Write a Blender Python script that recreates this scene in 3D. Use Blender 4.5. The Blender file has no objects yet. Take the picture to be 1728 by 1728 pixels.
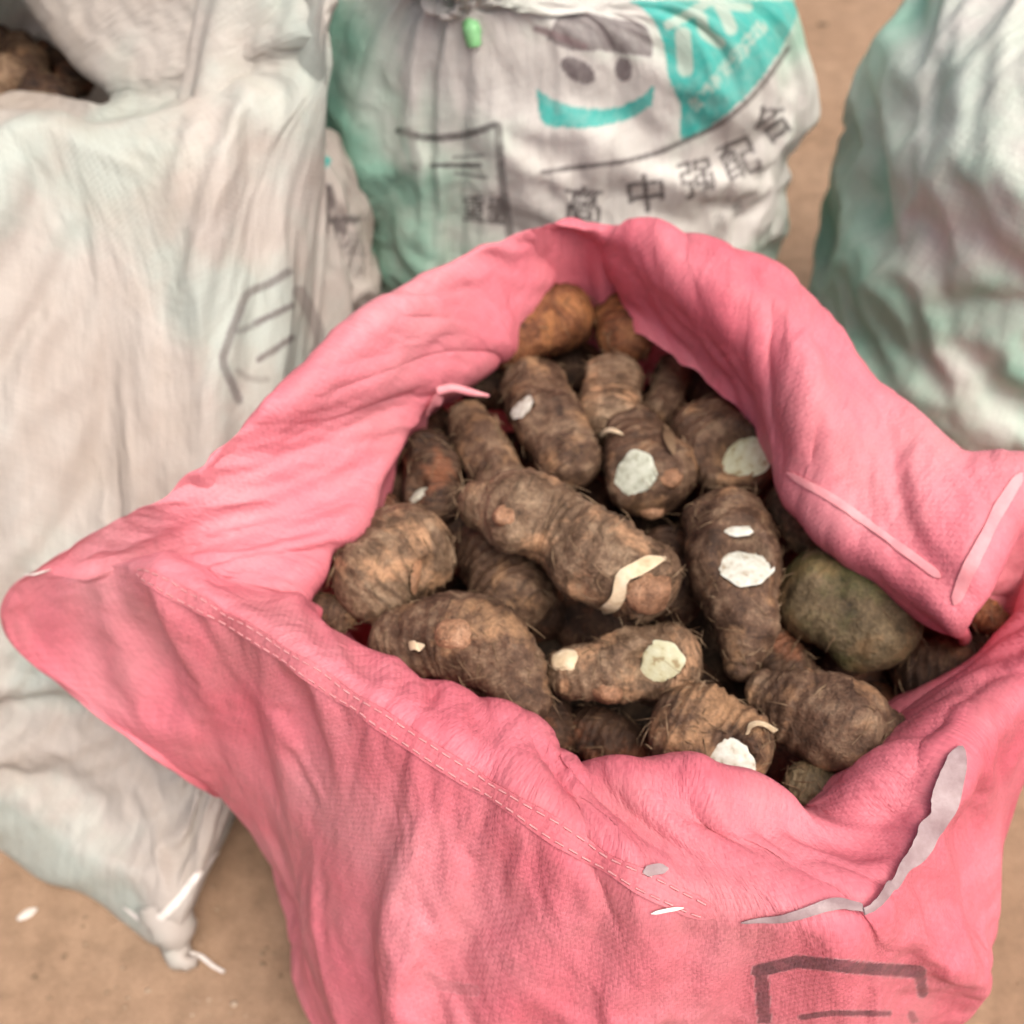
import bpy, bmesh, math, random

import numpy as np
from mathutils import Vector
from mathutils.bvhtree import BVHTree

random.seed(7)
rng = np.random.default_rng(7)
scene = bpy.context.scene
col = scene.collection

# ------------------------------------------------------------------ camera
CAM_H, PITCH, TAN = 0.95, 52.0, 0.4986          # height, degrees below the horizon, tan(half fov)
cam_data = bpy.data.cameras.new('camera')
cam_data.sensor_width = 36.0
cam_data.lens = 18.0 / TAN
cam_data.clip_start, cam_data.clip_end = 0.02, 200.0
cam_data.dof.use_dof = True
cam_data.dof.focus_distance = 0.50
cam_data.dof.aperture_fstop = 5.6
cam = bpy.data.objects.new('camera', cam_data)
col.objects.link(cam)
cam.location = (0, 0, CAM_H)
cam.rotation_euler = (math.radians(90 - PITCH), 0, 0)
scene.camera = cam

# ------------------------------------------------------------------ sky, sun, exposure
SUN_EL, SUN_AZ = 66.0, 135.0                    # azimuth from +y towards +x
world = bpy.data.worlds.new('World')
scene.world = world
world.use_nodes = True
wn = world.node_tree
bg = wn.nodes['Background']
sky = wn.nodes.new('ShaderNodeTexSky')
sky.sky_type = 'NISHITA'
sky.sun_disc = False
sky.sun_elevation = math.radians(SUN_EL)
sky.sun_rotation = math.radians(SUN_AZ)
sky.air_density, sky.dust_density, sky.ozone_density = 0.35, 8.0, 0.0
wn.links.new(sky.outputs[0], bg.inputs[0])
bg.inputs[1].default_value = 0.15
sun_data = bpy.data.lights.new('sun', 'SUN')
sun_data.energy, sun_data.angle, sun_data.color = 0.95, math.radians(50), (1.0, 0.94, 0.86)
sun = bpy.data.objects.new('sun', sun_data)
col.objects.link(sun)
d = Vector((math.sin(math.radians(SUN_AZ)) * math.cos(math.radians(SUN_EL)),
            math.cos(math.radians(SUN_AZ)) * math.cos(math.radians(SUN_EL)), math.sin(math.radians(SUN_EL))))
sun.rotation_euler = d.to_track_quat('Z', 'Y').to_euler()
sun.location = d * 5
scene.view_settings.view_transform = 'Standard'
scene.view_settings.look = 'None'
scene.view_settings.exposure = 0.62
scene.view_settings.gamma = 1.0
scene.cycles.use_denoising = True
scene.cycles.max_bounces = 8

# ------------------------------------------------------------------ geometry helpers
SP, CP = math.sin(math.radians(PITCH)), math.cos(math.radians(PITCH))
FWD, UP, ORG = np.array([0, CP, -SP]), np.array([0, SP, CP]), np.array([0, 0, CAM_H])


def ray(px, py):
    return FWD + np.array([(px - 864) / 864 * TAN, 0, 0]) - UP * (py - 864) / 864 * TAN


def P(px, py, z):
    """the point at height z seen at pixel (px, py) of the photograph"""
    r = ray(px, py)
    return ORG + r * ((z - CAM_H) / r[2])


def depth_of(p):
    return float((np.asarray(p) - ORG) @ FWD)


def project(co):
    q = co - ORG
    dz = q @ FWD
    return 864 + 864 * q[:, 0] / (dz * TAN), 864 - 864 * (q @ UP) / (dz * TAN)


def _hash(ix, iy, iz, seed):
    h = (ix * 374761393 + iy * 668265263 + iz * 2147483647 + seed * 1274126177) & 0xFFFFFFFF
    h = ((h ^ (h >> 13)) * 1274126177) & 0xFFFFFFFF
    return ((h ^ (h >> 16)) & 0xFFFF) / 32767.5 - 1.0


def vnoise(p, seed=0):
    """value noise in [-1, 1] on an (n, 3) array"""
    p = np.asarray(p, float)
    i = np.floor(p).astype(np.int64)
    f = p - i
    f = f * f * f * (f * (f * 6 - 15) + 10)
    out = 0
    for dx in (0, 1):
        wx = f[:, 0] if dx else 1 - f[:, 0]
        for dy in (0, 1):
            wy = f[:, 1] if dy else 1 - f[:, 1]
            for dz in (0, 1):
                wz = f[:, 2] if dz else 1 - f[:, 2]
                out = out + wx * wy * wz * _hash(i[:, 0] + dx, i[:, 1] + dy, i[:, 2] + dz, seed)
    return out


def fbm(p, seed=0, octv=3):
    a, o, s = 1.0, 0, 0
    p = np.asarray(p, float)
    for k in range(octv):
        o = o + a * vnoise(p * 2 ** k + 17.3 * k, seed + k)
        s += a
        a *= 0.5
    return o / s


def hermite(K, t, n, closed):
    """cubic through the points K (m, ..., 3) at parameters t, sampled n times evenly in t"""
    m = len(K)
    if closed:
        T = t[-1] + (t[-1] - t[0]) / (m - 1)
        Kx = np.concatenate([K[-2:], K, K[:3]])
        tx = np.concatenate([t[-2:] - T, t, t[:3] + T])
        s = np.linspace(0, T, n, endpoint=False)
    else:
        Kx, tx, s = K, t, np.linspace(t[0], t[-1], n)
    sh = (-1,) + (1,) * (K.ndim - 1)
    dK = (Kx[1:] - Kx[:-1]) / (tx[1:] - tx[:-1]).reshape(sh)
    w = (tx[1:] - tx[:-1]).reshape(sh)
    tan = np.empty_like(Kx)
    tan[0], tan[-1] = dK[0], dK[-1]
    tan[1:-1] = (dK[:-1] * w[1:] + dK[1:] * w[:-1]) / (w[1:] + w[:-1])
    k = np.clip(np.searchsorted(tx, s, side='right') - 1, 0, len(tx) - 2)
    h = (tx[k + 1] - tx[k]).reshape(sh)
    u = ((s - tx[k]).reshape(sh)) / h
    return ((2 * u**3 - 3 * u**2 + 1) * Kx[k] + (u**3 - 2 * u**2 + u) * h * tan[k]
            + (-2 * u**3 + 3 * u**2) * Kx[k + 1] + (u**3 - u**2) * h * tan[k + 1])


def loft(K, nu, nv):
    """K[ring][station] closed round the stations -> grid (nv, nu, 3), evenly spaced down each column; and the ring parameter"""
    K = np.asarray(K, float)
    S = K.transpose(1, 0, 2)                                   # station, ring
    gap = np.linalg.norm(np.diff(np.concatenate([S, S[:1]]), axis=0), axis=2).mean(axis=1) + 0.004
    t = np.concatenate([[0], np.cumsum(gap[:-1])])
    A = hermite(S, t, nu, True)                                # nu, ring
    R = A.transpose(1, 0, 2)                                   # ring, nu
    tv = np.concatenate([[0], np.cumsum(np.linalg.norm(np.diff(R, axis=0), axis=2).mean(axis=1) + .004)])
    F = hermite(R, tv, nv * 8, False)
    rp = np.interp(np.linspace(0, tv[-1], nv * 8), tv, np.arange(len(R)))
    L = np.concatenate([np.zeros((1, nu)), np.cumsum(np.linalg.norm(np.diff(F, axis=0), axis=2), axis=0)])
    G, RP = np.empty((nv, nu, 3)), np.empty((nv, nu))
    for j in range(nu):
        tg = np.linspace(0, L[-1, j], nv)
        for a in range(3):
            G[:, j, a] = np.interp(tg, L[:, j], F[:, j, a])
        RP[:, j] = np.interp(tg, L[:, j], rp)
    return G, RP


def mesh_obj(name, verts, faces, mats, parent=None, smooth=True, origin=None):
    verts = np.asarray(verts, float)
    if origin is None and parent is not None:
        origin = parent.location
    o3 = np.array(origin) if origin is not None else np.zeros(3)
    me = bpy.data.meshes.new(name)
    me.from_pydata((verts - o3).tolist(), [], faces)
    for m in (mats if isinstance(mats, (list, tuple)) else [mats]):
        me.materials.append(m)
    if smooth:
        me.polygons.foreach_set('use_smooth', [True] * len(me.polygons))
    ob = bpy.data.objects.new(name, me)
    col.objects.link(ob)
    if parent is not None:
        ob.parent = parent
    else:
        ob.location = o3
    return ob


def tag(o, label=None, cat=None, group=None, kind=None):
    for k, v in (('label', label), ('category', cat), ('group', group), ('kind', kind)):
        if v:
            o[k] = v
    return o


def grid_faces(nv, nu, closed=True):
    f = []
    for i in range(nv - 1):
        a, b = i * nu, (i + 1) * nu
        for j in range(nu if closed else nu - 1):
            k = (j + 1) % nu
            f.append((a + j, a + k, b + k, b + j))
    return f


def co_of(ob):
    a = np.empty(len(ob.data.vertices) * 3)
    ob.data.vertices.foreach_get('co', a)
    return a.reshape(-1, 3) + np.array(ob.location)


def normals_of(ob):
    a = np.empty(len(ob.data.vertices) * 3)
    ob.data.vertices.foreach_get('normal', a)
    return a.reshape(-1, 3)


def bvh_of(ob):
    co = co_of(ob)
    return BVHTree.FromPolygons([tuple(c) for c in co], [tuple(p.vertices) for p in ob.data.polygons])


def hit(bvh, px, py):
    r = ray(px, py)
    r = r / np.linalg.norm(r)
    loc, nor, _, _ = bvh.ray_cast(Vector(ORG), Vector(r))
    if loc is None:
        return None, None
    n = np.array(nor)
    if n @ r > 0:
        n = -n
    return np.array(loc), n


# ------------------------------------------------------------------ materials
def material(name):
    m = bpy.data.materials.new(name)
    m.use_nodes = True
    nt = m.node_tree
    nt.nodes.clear()
    return m, nt, nt.nodes.new, nt.links.new


def ramp(nt, fac, stops):
    r = nt.nodes.new('ShaderNodeValToRGB')
    while len(r.color_ramp.elements) < len(stops):
        r.color_ramp.elements.new(0.5)
    for e, (p, c) in zip(r.color_ramp.elements, stops):
        e.position, e.color = p, (*c, 1)
    nt.links.new(fac, r.inputs[0])
    return r.outputs[0]


def noise(nt, vec, scale, detail=4, rough=0.55, stretch=None):
    n = nt.nodes.new('ShaderNodeTexNoise')
    n.inputs['Scale'].default_value = scale
    n.inputs['Detail'].default_value = detail
    n.inputs['Roughness'].default_value = rough
    if stretch:
        mp = nt.nodes.new('ShaderNodeMapping')
        mp.inputs['Scale'].default_value = stretch
        nt.links.new(vec, mp.inputs[0])
        vec = mp.outputs[0]
    nt.links.new(vec, n.inputs['Vector'])
    return n.outputs['Fac']


def math_node(nt, op, a, b=None):
    n = nt.nodes.new('ShaderNodeMath')
    n.operation = op
    for i, v in enumerate((a, b)):
        if v is None:
            continue
        if isinstance(v, (int, float)):
            n.inputs[i].default_value = v
        else:
            nt.links.new(v, n.inputs[i])
    return n.outputs[0]


def mix(nt, fac, a, b, blend='MIX'):
    n = nt.nodes.new('ShaderNodeMix')
    n.data_type, n.blend_type = 'RGBA', blend
    for i, v in ((0, fac), (6, a), (7, b)):
        if isinstance(v, (int, float)):
            n.inputs[i].default_value = v
        elif isinstance(v, tuple):
            n.inputs[i].default_value = (*v, 1)
        else:
            nt.links.new(v, n.inputs[i])
    return n.outputs[2]


def cloth_material(name, stops, weave, transl, stain=None, stain_amt=0.0, rough=0.5, tscale=1.0, tcol=None, printed=True):
    """woven plastic sack: tapes crossing at right angles, uneven tint, printed colours from the 'print' attribute"""
    m, nt, N, L = material(name)
    tc = N('ShaderNodeTexCoord')
    uv, ob = tc.outputs['UV'], tc.outputs['Object']
    base = ramp(nt, noise(nt, ob, 5.5, 4, 0.55), stops)
    # tapes: two sets of bands, each tape its own tint
    sep = N('ShaderNodeSeparateXYZ')
    L(uv, sep.inputs[0])
    def tape(x, pitch):
        s = math_node(nt, 'MULTIPLY', x, 1.0 / pitch)
        fr = math_node(nt, 'FRACT', s)
        tri = math_node(nt, 'ABSOLUTE', math_node(nt, 'SUBTRACT', fr, 0.5))
        return math_node(nt, 'FLOOR', s), math_node(nt, 'SUBTRACT', 1.0, math_node(nt, 'POWER', math_node(nt, 'MULTIPLY', tri, 2.0), 3.0))
    iu, hu = tape(sep.outputs[0], weave)
    iv, hv = tape(sep.outputs[1], weave)
    par = math_node(nt, 'FRACT', math_node(nt, 'MULTIPLY', math_node(nt, 'ADD', iu, iv), 0.5))
    over = math_node(nt, 'GREATER_THAN', par, 0.25)
    h = N('ShaderNodeMix')
    L(over, h.inputs[0]); L(hu, h.inputs[2]); L(hv, h.inputs[3])
    hgt = h.outputs[0]
    wn1 = N('ShaderNodeTexWhiteNoise'); wn1.noise_dimensions = '1D'; L(iu, wn1.inputs['W'])
    wn2 = N('ShaderNodeTexWhiteNoise'); wn2.noise_dimensions = '1D'; L(math_node(nt, 'ADD', iv, 577.3), wn2.inputs['W'])
    tt = N('ShaderNodeMix'); L(over, tt.inputs[0]); L(wn1.outputs[0], tt.inputs[2]); L(wn2.outputs[0], tt.inputs[3])
    tint = math_node(nt, 'MULTIPLY_ADD', tt.outputs[0], 0.12)
    tint.node.inputs[2].default_value = 0.93
    hsv = N('ShaderNodeHueSaturation'); L(base, hsv.inputs['Color']); L(tint, hsv.inputs['Value'])
    colr = hsv.outputs[0]
    at = N('ShaderNodeAttribute'); at.attribute_name = 'print'
    wear = nt.nodes.new('ShaderNodeMapRange'); L(noise(nt, uv, 90, 3, 0.6), wear.inputs[0])
    wear.inputs[1].default_value, wear.inputs[2].default_value = 0.3, 0.6
    wear.inputs[3].default_value, wear.inputs[4].default_value = 0.78, 0.98
    if printed:
        colr = mix(nt, math_node(nt, 'MULTIPLY', at.outputs['Alpha'], wear.outputs[0]), colr, at.outputs['Color'])
    if stain:
        sf = nt.nodes.new('ShaderNodeMapRange'); L(noise(nt, ob, 9, 6, 0.65), sf.inputs[0])
        sf.inputs[1].default_value, sf.inputs[2].default_value = 0.48, 0.72
        sf.inputs[4].default_value = stain_amt
        colr = mix(nt, sf.outputs[0], colr, stain)
    bump = N('ShaderNodeBump'); bump.inputs['Strength'].default_value = 0.35; bump.inputs['Distance'].default_value = 0.0004
    L(hgt, bump.inputs['Height'])
    cr = noise(nt, uv, 60, 5, 0.6, (1.0, 0.45, 1.0))
    bump2 = N('ShaderNodeBump'); bump2.inputs['Strength'].default_value = 0.6; bump2.inputs['Distance'].default_value = 0.006
    L(cr, bump2.inputs['Height']); L(bump.outputs[0], bump2.inputs['Normal'])
    pb = N('ShaderNodeBsdfPrincipled')
    pb.inputs['Roughness'].default_value = rough
    pb.inputs['Specular IOR Level'].default_value = 0.35
    L(colr, pb.inputs['Base Color']); L(bump2.outputs[0], pb.inputs['Normal'])
    tr = N('ShaderNodeBsdfTranslucent')
    L(mix(nt, 1.0, colr, tcol or (1, 1, 1), 'MULTIPLY'), tr.inputs[0]); L(bump2.outputs[0], tr.inputs['Normal'])
    ms = N('ShaderNodeMixShader'); ms.inputs[0].default_value = transl
    L(pb.outputs[0], ms.inputs[1]); L(tr.outputs[0], ms.inputs[2])
    out = N('ShaderNodeOutputMaterial'); L(ms.outputs[0], out.inputs[0])
    return m


def skin_material(name, dark, mid, light, patch, moss=None):
    m, nt, N, L = material(name)
    ob = N('ShaderNodeTexCoord').outputs['Object']
    oi = N('ShaderNodeObjectInfo')
    sh = N('ShaderNodeVectorMath'); sh.operation = 'MULTIPLY_ADD'
    L(oi.outputs['Random'], sh.inputs[0]); sh.inputs[1].default_value = (7, 13, 5); L(ob, sh.inputs[2])
    v = sh.outputs[0]
    c = ramp(nt, noise(nt, v, 55, 8, 0.68), [(0.34, dark), (0.5, mid), (0.66, light)])
    pf = nt.nodes.new('ShaderNodeMapRange'); L(noise(nt, v, 30, 5, 0.6), pf.inputs[0])
    pf.inputs[1].default_value, pf.inputs[2].default_value, pf.inputs[4].default_value = 0.52, 0.64, 0.85
    c = mix(nt, pf.outputs[0], c, patch)
    if moss:
        mf = nt.nodes.new('ShaderNodeMapRange'); L(noise(nt, v, 22, 4, 0.6), mf.inputs[0])
        mf.inputs[1].default_value, mf.inputs[2].default_value, mf.inputs[4].default_value = 0.50, 0.68, 0.6
        c = mix(nt, mf.outputs[0], c, moss)
    sn = N('ShaderNodeAttribute'); sn.attribute_name = 'scar'
    sf = nt.nodes.new('ShaderNodeMapRange'); L(sn.outputs['Fac'], sf.inputs[0])
    sf.inputs[1].default_value, sf.inputs[2].default_value, sf.inputs[4].default_value = 0.25, 0.85, 0.65
    c = mix(nt, sf.outputs[0], c, dark)
    fib = noise(nt, v, 420, 3, 0.7)
    c = mix(nt, 0.55, c, ramp(nt, fib, [(0.35, (0.35, 0.33, 0.32)), (0.65, (1.1, 1.05, 1.0))]), 'MULTIPLY')
    b1 = N('ShaderNodeBump'); b1.inputs['Strength'].default_value = 0.8; b1.inputs['Distance'].default_value = 0.0015; L(fib, b1.inputs['Height'])
    b2 = N('ShaderNodeBump'); b2.inputs['Strength'].default_value = 0.7; b2.inputs['Distance'].default_value = 0.004
    L(noise(nt, v, 110, 6, 0.65), b2.inputs['Height']); L(b1.outputs[0], b2.inputs['Normal'])
    pb = N('ShaderNodeBsdfPrincipled'); pb.inputs['Roughness'].default_value = 0.6
    pb.inputs['Specular IOR Level'].default_value = 0.3
    L(c, pb.inputs['Base Color']); L(b2.outputs[0], pb.inputs['Normal'])
    out = N('ShaderNodeOutputMaterial'); L(pb.outputs[0], out.inputs[0])
    return m


def plain_material(name, stops, scale, rough=0.7, bump=0.4, bscale=None, bdist=0.001, transl=0.0):
    m, nt, N, L = material(name)
    ob = N('ShaderNodeTexCoord').outputs['Object']
    c = ramp(nt, noise(nt, ob, scale, 6, 0.6), stops)
    pb = N('ShaderNodeBsdfPrincipled'); pb.inputs['Roughness'].default_value = rough
    pb.inputs['Specular IOR Level'].default_value = 0.3
    L(c, pb.inputs['Base Color'])
    b = N('ShaderNodeBump'); b.inputs['Strength'].default_value = bump; b.inputs['Distance'].default_value = bdist
    L(noise(nt, ob, bscale or scale * 4, 5, 0.6), b.inputs['Height']); L(b.outputs[0], pb.inputs['Normal'])
    out = N('ShaderNodeOutputMaterial')
    L(pb.outputs[0], out.inputs[0])
    return m


M = {}
M['red'] = cloth_material('pink_red_woven_plastic', [(0.3, (0.60, 0.125, 0.17)), (0.5, (0.675, 0.195, 0.24)), (0.7, (0.675, 0.27, 0.305))],
                          0.0026, 0.14, (0.40, 0.19, 0.185), 0.45, 0.5, tcol=(1.0, 0.45, 0.45))
M['hem_red'] = cloth_material('pink_red_hem_tape', [(0.3, (0.62, 0.135, 0.175)), (0.5, (0.68, 0.20, 0.24)), (0.7, (0.68, 0.275, 0.305))],
                              0.0026, 0.22, (0.42, 0.20, 0.19), 0.25, 0.5, tcol=(1.0, 0.45, 0.45), printed=False)
M['white_beige'] = cloth_material('white_woven_plastic', [(0.35, (0.44, 0.395, 0.35)), (0.48, (0.505, 0.475, 0.43)), (0.60, (0.47, 0.53, 0.48))],
                                  0.0026, 0.15, (0.40, 0.33, 0.25), 0.30)
M['white_mint'] = cloth_material('mint_white_woven_plastic', [(0.40, (0.30, 0.52, 0.41)), (0.5, (0.56, 0.65, 0.57)), (0.60, (0.62, 0.62, 0.58))],
                                 0.0026, 0.15, (0.36, 0.33, 0.27), 0.25)
M['corm_brown'] = skin_material('brown_corm_skin', (0.036, 0.018, 0.009), (0.116, 0.067, 0.041), (0.25, 0.172, 0.110), (0.36, 0.215, 0.115))
M['corm_tan'] = skin_material('tan_corm_skin', (0.05, 0.028, 0.013), (0.158, 0.100, 0.061), (0.34, 0.245, 0.158), (0.48, 0.29, 0.165))
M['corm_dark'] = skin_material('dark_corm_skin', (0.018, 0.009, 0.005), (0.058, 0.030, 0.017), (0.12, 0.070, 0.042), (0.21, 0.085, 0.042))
M['corm_orange'] = skin_material('orange_corm_skin', (0.06, 0.022, 0.009), (0.19, 0.075, 0.032), (0.29, 0.135, 0.058), (0.36, 0.16, 0.06))
M['corm_green'] = skin_material('greenish_corm_skin', (0.030, 0.022, 0.010), (0.105, 0.078, 0.042), (0.19, 0.145, 0.082), (0.22, 0.14, 0.07), (0.085, 0.105, 0.028))
M['flesh'] = plain_material('white_cut_flesh', [(0.30, (0.30, 0.235, 0.16)), (0.42, (0.50, 0.50, 0.42)), (0.65, (0.63, 0.66, 0.60))], 190, 0.6, 0.5, 600, 0.0008)
M['flesh_yellow'] = plain_material('cream_cut_flesh', [(0.36, (0.33, 0.27, 0.15)), (0.44, (0.52, 0.52, 0.33)), (0.65, (0.60, 0.63, 0.46))], 150, 0.55, 0.5, 600, 0.0008)
M['flesh_grey'] = plain_material('dried_cut_flesh', [(0.3, (0.30, 0.31, 0.23)), (0.5, (0.50, 0.54, 0.44)), (0.7, (0.60, 0.63, 0.54))], 220, 0.7, 0.6, 600, 0.001)
M['bud'] = skin_material('pink_brown_bud', (0.13, 0.065, 0.035), (0.34, 0.19, 0.11), (0.48, 0.31, 0.20), (0.50, 0.27, 0.15))
M['fibre'] = plain_material('dry_root_fibre', [(0.3, (0.07, 0.042, 0.022)), (0.5, (0.16, 0.105, 0.06)), (0.7, (0.30, 0.22, 0.14))], 60, 0.8)
M['straw'] = plain_material('pale_dry_strip', [(0.3, (0.38, 0.29, 0.17)), (0.5, (0.55, 0.45, 0.30)), (0.7, (0.66, 0.58, 0.42))], 90, 0.65)
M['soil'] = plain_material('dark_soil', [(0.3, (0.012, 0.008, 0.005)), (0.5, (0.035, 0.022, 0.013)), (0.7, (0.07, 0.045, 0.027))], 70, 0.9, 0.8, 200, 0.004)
M['film'] = plain_material('grey_plastic_film', [(0.35, (0.22, 0.15, 0.155)), (0.5, (0.28, 0.205, 0.21)), (0.65, (0.34, 0.265, 0.27))], 70, 0.4)
M['thread'] = plain_material('white_thread', [(0.3, (0.62, 0.58, 0.52)), (0.6, (0.78, 0.76, 0.72))], 200, 0.6)
M['tape_pink'] = plain_material('pink_tape', [(0.3, (0.60, 0.20, 0.23)), (0.6, (0.66, 0.29, 0.31))], 60, 0.45)
M['stitch'] = plain_material('pale_pink_stitch', [(0.3, (0.60, 0.22, 0.24)), (0.6, (0.66, 0.31, 0.32))], 200, 0.6)
M['tie_green'] = plain_material('green_plastic_tie', [(0.3, (0.16, 0.50, 0.17)), (0.6, (0.30, 0.66, 0.32))], 60, 0.4)
M['chip'] = plain_material('pale_chip', [(0.3, (0.50, 0.46, 0.40)), (0.6, (0.66, 0.62, 0.56))], 90, 0.7)
M['pebble'] = plain_material('dark_pebble', [(0.3, (0.06, 0.045, 0.03)), (0.6, (0.12, 0.09, 0.06))], 90, 0.8)


def ground_material():
    m, nt, N, L = material('tan_packed_earth')
    ob = N('ShaderNodeTexCoord').outputs['Object']
    c = ramp(nt, noise(nt, ob, 3.2, 8, 0.62), [(0.3, (0.25, 0.168, 0.108)), (0.5, (0.305, 0.21, 0.14)), (0.7, (0.355, 0.255, 0.175))])
    c = mix(nt, 0.5, c, ramp(nt, noise(nt, ob, 38, 8, 0.7), [(0.35, (0.50, 0.47, 0.43)), (0.6, (1.05, 1.02, 1.0))]), 'MULTIPLY')
    g = noise(nt, ob, 420, 4, 0.7)
    c = mix(nt, 0.4, c, ramp(nt, g, [(0.3, (0.55, 0.5, 0.45)), (0.6, (1.1, 1.08, 1.05))]), 'MULTIPLY')
    b1 = N('ShaderNodeBump'); b1.inputs['Strength'].default_value = 0.6; b1.inputs['Distance'].default_value = 0.002; L(g, b1.inputs['Height'])
    b2 = N('ShaderNodeBump'); b2.inputs['Strength'].default_value = 0.6; b2.inputs['Distance'].default_value = 0.012
    L(noise(nt, ob, 14, 6, 0.6), b2.inputs['Height']); L(b1.outputs[0], b2.inputs['Normal'])
    pb = N('ShaderNodeBsdfPrincipled'); pb.inputs['Roughness'].default_value = 0.9; pb.inputs['Specular IOR Level'].default_value = 0.2
    L(c, pb.inputs['Base Color']); L(b2.outputs[0], pb.inputs['Normal'])
    out = N('ShaderNodeOutputMaterial'); L(pb.outputs[0], out.inputs[0])
    return m


M['ground'] = ground_material()

# ------------------------------------------------------------------ the ground
tag(mesh_obj('ground', [(-30, -30, 0), (30, -30, 0), (30, 30, 0), (-30, 30, 0)], [(0, 1, 2, 3)], M['ground'], smooth=False), kind='structure')


# ------------------------------------------------------------------ sack building
def fold_noise(G, RP, amp, freq_u, freq_v, seed, mask=None, shear=0.0):
    """push a grid along its normals by ridged folds that run down the cloth"""
    nv, nu, _ = G.shape
    du = np.roll(G, -1, 1) - np.roll(G, 1, 1)
    dv = np.gradient(G, axis=0)
    n = np.cross(du, dv)
    n /= np.linalg.norm(n, axis=2, keepdims=True) + 1e-9
    a = np.linspace(0, 2 * math.pi, nu, endpoint=False)
    A, V = np.meshgrid(a, np.linspace(0, 1, nv))
    A = A + shear * V
    p = np.stack([np.cos(A) * freq_u / 6.28, np.sin(A) * freq_u / 6.28, V * freq_v], axis=2).reshape(-1, 3)
    w = np.stack([vnoise(p * 0.7 + 9, seed + 5), vnoise(p * 0.7 + 31, seed + 6), vnoise(p * 0.7 + 57, seed + 7)], axis=1)
    f = 1 - 2 * np.abs(fbm(p + 0.5 * w, seed, 3))
    f = (f.reshape(nv, nu) - 0.4) * amp
    if mask is not None:
        f = f * mask(RP)
    return G + n * f[..., None]


def make_sack(name, K, nu, nv, mat, pin, frames=14, grow=0.05, folds=None, subdiv=1, parent=None, calm=None, stiff=8.0):
    """a lofted sack, slackened by a short cloth run in which PIN(rp, G) holds it, then subdivided"""
    G, RP = loft(K, nu, nv)
    for f in folds or ():
        G = fold_noise(G, RP, **f)
    faces = grid_faces(nv, nu)
    ob = mesh_obj(name, G.reshape(-1, 3), faces, mat, parent)
    me = ob.data
    if frames:
        vg = ob.vertex_groups.new(name='pin')
        w = np.clip(pin(RP, G), 0, 1).reshape(-1)
        q = np.round(w * 20) / 20
        for val in np.unique(q):
            vg.add(np.nonzero(q == val)[0].tolist(), float(val), 'REPLACE')
        cm = ob.modifiers.new('cloth', 'CLOTH')
        s = cm.settings
        s.quality = 3
        s.mass = 0.15
        s.tension_stiffness = s.compression_stiffness = 12
        s.shear_stiffness = 6
        s.bending_stiffness = 0.4
        s.air_damping = 2.0
        s.vertex_group_mass = 'pin'
        s.pin_stiffness = stiff
        s.shrink_min = -grow
        if calm is not None:
            vc = ob.vertex_groups.new(name='calm')
            q = np.round(np.clip(calm(RP, G), 0, 1).reshape(-1) * 10) / 10
            for val in np.unique(q):
                vc.add(np.nonzero(q == val)[0].tolist(), float(val), 'REPLACE')
            s.vertex_group_shrink = 'calm'
            s.shrink_max = 0.0
        s.effector_weights.gravity = 0.3
        cm.point_cache.frame_start, cm.point_cache.frame_end = 1, frames
        for fr in range(1, frames + 1):
            scene.frame_set(fr)
        dg = bpy.context.evaluated_depsgraph_get()
        ev = ob.evaluated_get(dg)
        new = np.empty(len(me.vertices) * 3)
        ev.data.vertices.foreach_get('co', new)
        new = new.copy()
        ob.modifiers.remove(cm)
        ob.vertex_groups.clear()
        me.vertices.foreach_set('co', new)
        G2 = new.reshape(nv, nu, 3)
        scene.frame_set(1)
    # metric uv: metres round and down the cloth
    per = np.linalg.norm(G - np.roll(G, 1, 1), axis=2).sum(axis=1).max()
    U = np.linspace(0, per, nu + 1)
    Vv = np.concatenate([[0], np.cumsum(np.linalg.norm(np.diff(G, axis=0), axis=2).mean(axis=1))])
    uvl = me.uv_layers.new(name='UVMap')
    uv = np.empty((len(faces), 4, 2))
    k = 0
    ii = np.repeat(np.arange(nv - 1), nu)
    jj = np.tile(np.arange(nu), nv - 1)
    uv[:, 0] = np.stack([U[jj], Vv[ii]], 1); uv[:, 1] = np.stack([U[jj + 1], Vv[ii]], 1)
    uv[:, 2] = np.stack([U[jj + 1], Vv[ii + 1]], 1); uv[:, 3] = np.stack([U[jj], Vv[ii + 1]], 1)
    uvl.data.foreach_set('uv', uv.reshape(-1))
    if subdiv:
        sm = ob.modifiers.new('sub', 'SUBSURF')
        sm.levels = sm.render_levels = subdiv
        dg = bpy.context.evaluated_depsgraph_get()
        nm = bpy.data.meshes.new_from_object(ob.evaluated_get(dg))
        ob.modifiers.clear()
        ob.data = nm
        nm.name = name
        bpy.data.meshes.remove(me)
    return ob


# ------------------------------------------------------------------ printing
PRINT = np.zeros((1728, 1728, 4), np.float32)
YY, XX = np.mgrid[0:1728, 0:1728].astype(np.float32)


def put(mask, x0, y0, rgb, a):
    h, w = mask.shape
    reg = PRINT[y0:y0 + h, x0:x0 + w]
    m = np.clip(mask, 0, 1)[..., None] * a
    reg[..., :3] = np.where(m > 0.02, reg[..., :3] * (1 - m) * (reg[..., 3:] > 0.02) + np.array(rgb) * np.where(reg[..., 3:] > 0.02, m, 1), reg[..., :3])
    reg[..., 3:] = np.maximum(reg[..., 3:], m)


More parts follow.
